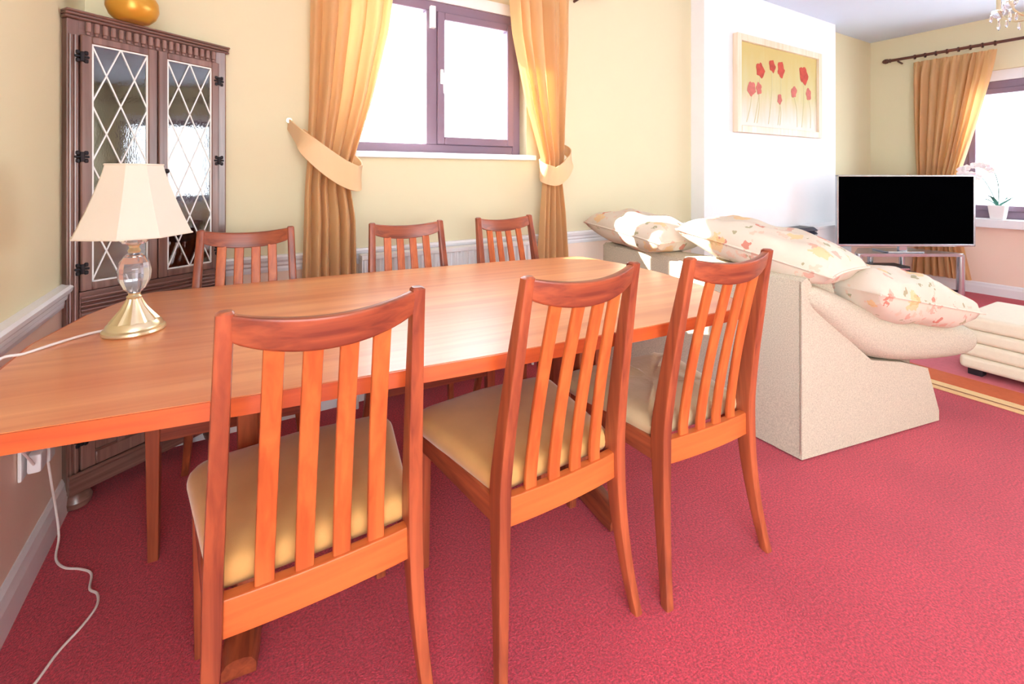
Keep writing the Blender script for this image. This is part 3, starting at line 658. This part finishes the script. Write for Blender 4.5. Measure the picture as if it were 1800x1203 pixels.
for px_, pz_, r_, m_ in ((-.30, .13, .062, POP), (-.13, .185, .05, POP), (.0, .17, .062, POP), (.36, .16, .078, POP), (-.42, -.03, .06, POP2), (-.32, -.02, .045, POP2), (-.02, -.08, .04, POP2), (.20, .0, .048, POP2), (.44, .0, .05, POP2)):
    pts = []
    ph0 = rf.uniform(0, 6)
    for k in range(20): a = 2*PI*k/20; rr = r_*1.15*(.86+.1*math.sin(5*a+ph0)+.08*math.sin(2*a+ph0*2)+rf.uniform(-.06, .06)); pts.append((px_+rr*.9*math.cos(a), pz_+rr*math.sin(a)))
    po = obj('poppy', flat_poly(pts, -.0225), m_, pic, smooth=False)
    bx = px_+rf.uniform(-.1, .06); st = smooth_path([(px_, pz_-r_*.6, 0), ((px_+bx)/2+.02, (pz_-.3)/2, 0), (bx, -.30, 0)], 5)
    obj('stem', flat_poly([(p.x-.004, p.y) for p in st]+[(p.x+.004, p.y) for p in reversed(st)], -.0222, .001), STEM, po, smooth=False)

# ------------------------------------------------------------ fireplace
fp = thing('fireplace', 'white fireplace surround with a black louvred fire', 'fireplace', (4.2, CHY-.002, 0))
for a in ((-.95, -.72), (.09, .70)):
    sl = obj('surround_leg', B(a[0], a[1], -.15, 0, 0, .635, .006), GLOSSW, fp)
    obj('cap', B(a[0]-.01, a[1]+.01, -.165, 0, .635, .66, .005), GLOSSW, sl)
fi = obj('fire_box', B(-.718, .078, -.13, -.01, .0, .655, .006), BLACKP, fp)
for k in range(6):
    z = .640-.030*k; o = obj('louvre', B(-.71, .07, -.02, .02, -.003, .003, .001, 1), FIREM, fi); o.matrix_local = Matrix.Translation((0, -.147, z)) @ Matrix.Rotation(R(35), 4, 'X')
obj('hearth', B(-.95, .09, -.40, -.151, 0, .04, .006), GLOSSW, fp)

# ------------------------------------------------------------ sofa
sofa = thing('sofa', 'cream woven sofa with its back to the dining table', 'sofa', (2.3, 1.5, 0))
O = V(2.3, 1.5, 0)
def shift(bm): bmesh.ops.translate(bm, verts=bm.verts[:], vec=-O); return bm
ys = lambda x: .954-.192*(x-1.87)
yf = lambda x: 2.07+.0*(x-1.87)
rings = []
for k in range(13):
    y = .965+(2.06-.965)*k/12
    rings.append([V(x, y, z) for x, z in ((1.872, .006), (1.868, .35), (1.868, .66), (1.875, .69), (1.895, .702), (2.02, .70), (2.10, .68), (2.14, .62), (2.20, .40), (2.22, .006))])
obj('backrest', shift(loft(NB(), rings)), SOFA, sofa)
# ends: side panels
prof = [(1.870, .006), (2.70, .006), (2.70, .05), (2.622, .25), (2.45, .30), (2.26, .335), (2.08, .47), (1.955, .60), (1.91, .695), (1.895, .702), (1.872, .69)]
for yfun, dy in ((ys, .10), (lambda x: 2.07+.16*(x-1.87)-.0, -.10)):
    bm = NB(); loft(bm, [[V(x, yfun(x), z) for x, z in prof], [V(x, yfun(x)+dy, z) for x, z in prof]])
    e_ = obj('side_panel', shift(bm), SOFA, sofa)
pp = [(1.869, ys(1.869)-.001, z) for z in (.03, .3, .6, .69)]
obj('piping', shift(tube(NB(), pp, .005, 6)), SOFA, sofa)
obj('seat_base', shift(prism(NB(), [(2.0, 1.03), (2.70, .90), (2.70, 2.1), (2.0, 2.0)], .03, .27, .01)), SOFA, sofa)
for x, y in ((1.93, 1.02), (2.62, .9), (1.93, 1.98), (2.62, 2.08)): obj('foot', shift(B(x-.03, x+.03, y-.03, y+.03, 0, .009, .002)), BLACKP, sofa)
def arm(y_of, sg):
    tab = [(1.89, .60, .69), (1.96, .545, .672), (2.08, .45, .63), (2.20, .365, .575), (2.32, .318, .53), (2.5, .285, .49), (2.7, .268, .455), (2.82, .264, .432), (2.88, .268, .422), (2.905, .285, .405), (2.91, .32, .37)]
    rings = []
    for x, zb, zt in tab:
        y = y_of(x); h = zt-zb; cz = (zt+zb)/2; wd = .27 if x < 2.9 else .24; r = []
        for k in range(20):
            a = 2*PI*k/20; ca_, sa_ = math.cos(a), math.sin(a)
            r.append(V(x, y+sg*(wd/2-.035+math.copysign(abs(ca_)**.6, ca_)*wd/2), cz+math.copysign(abs(sa_)**.7, sa_)*h/2))
        rings.append(r)
    o = obj('arm', shift(loft(NB(), rings)), SOFA, sofa)
    sm = o.modifiers.new('soft', 'SUBSURF'); sm.levels = 1; sm.render_levels = 1
arm(lambda x: ys(x)-.0, 1); arm(lambda x: 2.07+.16*(x-1.87), -1)
def pillow(a, b, T, seed, n=26, wr=.006, cut=.05):
    bm = NB(); rnd = random.Random(seed); ph = [rnd.uniform(0, 6) for _ in range(6)]; top, bot = [], []
    for j in range(n+1):
        rt, rb = [], []
        for i in range(n+1):
            u, v = -1+2*i/n, -1+2*j/n
            x = a*u*(1-cut*(1-v*v)); y = b*v*(1-cut*(1-u*u))
            h = T*((1-abs(u)**3)*(1-abs(v)**3))**.42
            wv = wr*(math.sin(7*u+3*v+ph[0])+.7*math.sin(9*v-5*u+ph[1])+.5*math.sin(14*u+ph[2]))*min(1, h/T*2)
            rt.append(bm.verts.new((x, y, h+wv))); rb.append(rt[-1] if i in (0, n) or j in (0, n) else bm.verts.new((x, y, -h+wv*.5)))
        top.append(rt); bot.append(rb)
    for j in range(n):
        for i in range(n):
            bm.faces.new((top[j][i], top[j][i+1], top[j+1][i+1], top[j+1][i]))
            q = [bot[j][i], bot[j+1][i], bot[j+1][i+1], bot[j][i+1]]
            try: bm.faces.new(q)
            except Exception: pass
    return bm
for i, y in enumerate((1.22, 1.76)):
    o = obj('seat_cushion', pillow(.36, .27, .085, i), SOFA, sofa); o.location = V(2.55, y, .345)-O
gc = 'floral scatter cushions on the sofa'
def cushion(label, loc, rot, a, b, T, seed, wr=.006):
    t = thing('cushion', label, 'cushion', loc, group=gc); t.rotation_euler = rot
    obj('cover', pillow(a, b, T, seed, wr=wr), FLORAL, t)
    rim = []
    n = 12
    for u, v in [(-1+2*i/n, -1) for i in range(n)]+[(1, -1+2*i/n) for i in range(n)]+[(1-2*i/n, 1) for i in range(n)]+[(-1, 1-2*i/n) for i in range(n+1)]:
        rim.append((a*u*(1-.05*(1-v*v)), b*v*(1-.05*(1-u*u)), 0))
    obj('piping', tube(NB(), rim, .005, 6), FLORAL, t)
cushion('floral cushion slumped on the sofa back by the chimney breast', (1.97, 1.865, .79), (0, R(-5), R(87)), .305, .17, .095, 2)
cushion('long floral cushion slumped along the middle of the sofa back', (2.05, 1.205, .778), (R(0), R(10), R(-86)), .34, .18, .097, 5)
cushion('puckered floral cushion lying on the sofa arm beside the ottoman', (2.51, .925, .565), (0, R(12), R(-9)), .37, .19, .115, 9, .009)

# ------------------------------------------------------------ rug, ottoman
rug = thing('rug', 'striped rug in cream orange and pink below the ottoman', 'rug', (4.0, .45, 0))
strip = [(3.10, 3.128, (236, 196, 140)), (3.128, 3.142, (150, 90, 60)), (3.142, 3.20, (240, 206, 150)), (3.20, 3.38, (206, 104, 62)), (3.38, 3.9, (208, 110, 120)), (3.9, 4.5, (214, 150, 110)), (4.5, 4.9, (208, 110, 120))]
for i, (a, b, c_) in enumerate(strip):
    obj('stripe', B(a-4.0, b-4.0, -1.15, 1.0, 0.0005, .010+.0002*(i % 2), .002, 1), mat('rug_wool_%d' % i, c_, .95, var=.12, vscale=60, bump=.5, bscale=300), rug, smooth=False)
ot = thing('ottoman', 'cream ottoman with padded horizontal bands standing on the rug', 'ottoman', (3.70, .62, .0105), R(-2))
for i, (z0, z1) in enumerate(((.035, .105), (.105, .18), (.18, .25), (.25, .325))):
    bm = NB(); box(bm, -.275, .275, -.30, .30, z0, z1, .022, 4); obj('padded_band', bm, LEATHER, ot)
for x in (-.22, .22):
    for y in (-.24, .24): obj('foot', B(x-.03, x+.03, y-.03, y+.03, 0, .04, .004), BLACKP, ot)

# ------------------------------------------------------------ television and stand
fwd = V(math.sin(YAW), math.cos(YAW), 0)
tvc = V(4.84, 1.635, 0); trz = -YAW-R(.5)
st = thing('tv_stand', 'silver tubular television stand with smoked glass shelves', 'tv stand', (tvc.x, tvc.y, 0), trz)
for x in (-.40, .45, .16):
    yb = .0 if x != .16 else .24
    obj('leg', tube(NB(), [(x, yb, 0), (x, yb, .43)], .028 if x != .16 else .022, 16), SILVER, st)
obj('leg', tube(NB(), [(-.12, .24, 0), (-.12, .24, .43)], .022, 16), SILVER, st)
obj('top_shelf', prism(NB(), roundpoly([Vector(p) for p in ((-.46, -.03), (.50, -.03), (.25, .28), (-.2, .28))], .04, 5), .42, .445, .005), SILVER, st)
for z in (.12, .27): obj('glass_shelf', prism(NB(), roundpoly([Vector(p) for p in ((-.42, -.0), (.10, -.0), (.10, .26), (-.16, .26))] if z > .2 else [Vector(p) for p in ((-.42, 0), (.46, 0), (.22, .26), (-.16, .26))], .03, 4), z, z+.012, .002), SMOKE, st)
db = thing('media_box', 'black media player on the glass shelf of the television stand', 'media player', (tvc.x, tvc.y, .2825), trz)
obj('case', B(-.28, .06, .03, .20, 0, .045, .004), BLACKP, db); obj('front_strip', B(-.27, .05, .024, .03, .014, .03, .001), SILVER, db)
tv = thing('television', 'flat television with a black screen and thin silver bezel', 'television', (tvc.x, tvc.y, .4455), trz)
hw_ = .578
obj('stand_neck', B(-.035, .035, .03, .058, .012, .12, .006), SILVER, tv); obj('stand_foot', B(-.15, .15, -.0, .18, 0, .013, .004), SILVER, tv)
bm = NB()
for a in ((-hw_, -hw_+.016, .055, .655), (hw_-.016, hw_, .055, .655), (-hw_, hw_, .055, .075), (-hw_, hw_, .641, .655)): box(bm, a[0], a[1], .0, .024, a[2], a[3], .003, 1)
obj('bezel', bm, SILVER, tv); obj('rear_case', B(-hw_+.07, hw_-.07, .02, .06, .10, .62, .01), BLACKP, tv)
obj('screen', B(-hw_+.015, hw_-.015, .006, .019, .074, .642), SCREEN, tv, smooth=False)

# ------------------------------------------------------------ orchid on the sill
orx, ory, orz = XR-.055, 1.33, VZ0+.0035
orc = thing('potted_orchid', 'white orchid in a white square pot on the far window sill', 'orchid', (orx, ory, orz))
obj('pot', loft(NB(), [rring(V(0, 0, z), V(1, 0, 0), V(0, 1, 0), a, a, .012) for z, a in ((0, .09), (.06, .105), (.125, .118), (.125, .104), (.10, .10))]), POTM, orc)
def leaf(pts, wd):
    P = smooth_path(pts, 5); bm = NB(); rings = []; n_l = len(P)
    for i, p in enumerate(P):
        t = (P[min(i+1, n_l-1)]-P[max(i-1, 0)]).normalized(); s_ = t.cross(V(0, 0, 1)).normalized(); up = s_.cross(t)
        f = wd*max(.06, math.sin(PI*(.08+.9*i/(n_l-1))))
        rings.append([p-s_*f+up*f*.3, p-up*.002, p+s_*f+up*f*.3, p+up*.003])
    return loft(bm, rings)
for pts in ([(0, 0, .11), (-.02, .06, .17), (-.03, .12, .175)], [(0, 0, .11), (-.02, -.05, .15), (-.03, -.11, .21)], [(0, 0, .11), (-.05, .03, .19), (-.07, .07, .22)], [(0, 0, .11), (.02, -.04, .17), (.02, -.06, .2)]): obj('leaf', leaf(pts, .024), LEAF, orc)
for si, pts in enumerate(([(0, 0, .11), (-.04, .04, .26), (-.06, .10, .38), (-.07, .20, .42), (-.08, .30, .36)], [(0, .0, .11), (-.04, -.01, .30), (-.06, .02, .44), (-.07, .10, .50), (-.08, .22, .46)])):
    P = smooth_path(pts, 8); stm = obj('stem', tube(NB(), P, .0035, 6), LEAF, orc)
    for k in range(6):
        c_ = P[-1-k*3]+V(-.02, 0, -.012); bm = NB()
        for q in range(5):
            a = 2*PI*q/5+.3*k; d_ = V(-.15, math.cos(a), math.sin(a)).normalized(); s_ = V(1, 0, 0).cross(d_).normalized(); rr = .034 if q % 2 == 0 else .03
            loft(bm, [[c_+d_*rr*t_+s_*w_*rr*sg+V(th, 0, 0) for sg, th in ((-1, 0), (0, -.004), (1, 0), (0, .002))] for t_, w_ in ((.05, .1), (.4, .42), (.75, .46), (1.0, .15))])
        obj('blossom', bm, PETAL, stm)

# ------------------------------------------------------------ chandelier
chx, chy = 4.10, .725
cha = thing('chandelier', 'small brass chandelier hung with crystal drops', 'chandelier', (chx, chy, ZC-.16))
obj('ceiling_rose', lathe(NB(), [(.06, .16), (.06, .15), (.045, .13), (.012, .115)], 24), BRASS, cha)
obj('stem', lathe(NB(), [(.008, .125), (.008, -.2), (.02, -.22), (.028, -.26), (.014, -.30), (.01, -.36), (.024, -.38), (.02, -.41), (.004, -.42)], 20), BRASS, cha)
def drop(r, h): return lathe(NB(), [(.001, 0), (r*.5, -.15*h), (r, -.65*h), (r*.7, -.88*h), (.001, -h)], 6)
for k in range(6):
    a = 2*PI*k/6+R(206); d_ = V(math.cos(a), math.sin(a), 0)
    ar = obj('arm', tube(NB(), smooth_path([d_*.02+V(0, 0, -.27), d_*.09+V(0, 0, -.34), d_*.17+V(0, 0, -.31), d_*.20+V(0, 0, -.25)], 5), .006, 8), BRASS, cha)
    for nm, prof, m_ in (('cup', [(.008, -.30), (.02, -.29), (.034, -.262), (.036, -.25), (.012, -.252)], CRYSTAL), ('candle_tube', [(.011, -.255), (.011, -.18), (.004, -.178)], BRASS), ('bulb', [(.008, -.18), (.016, -.16), (.012, -.135), (.002, -.11)], PLASTICW)):
        obj(nm, lathe(NB(), prof, 14, (d_.x*.2, d_.y*.2)), m_, ar)
    for dd, zz, h in ((.20, -.30, .075), (.235, -.265, .05), (.165, -.315, .05), (.11, -.335, .06)):
        o = obj('crystal_drop', drop(.009, h), CRYSTAL, ar, smooth=False); o.location = (d_.x*dd, d_.y*dd, zz)
for o in C.objects:
    if o.parent is None and o.type == 'EMPTY' and o.name.startswith('window_'): o['kind'] = 'structure'
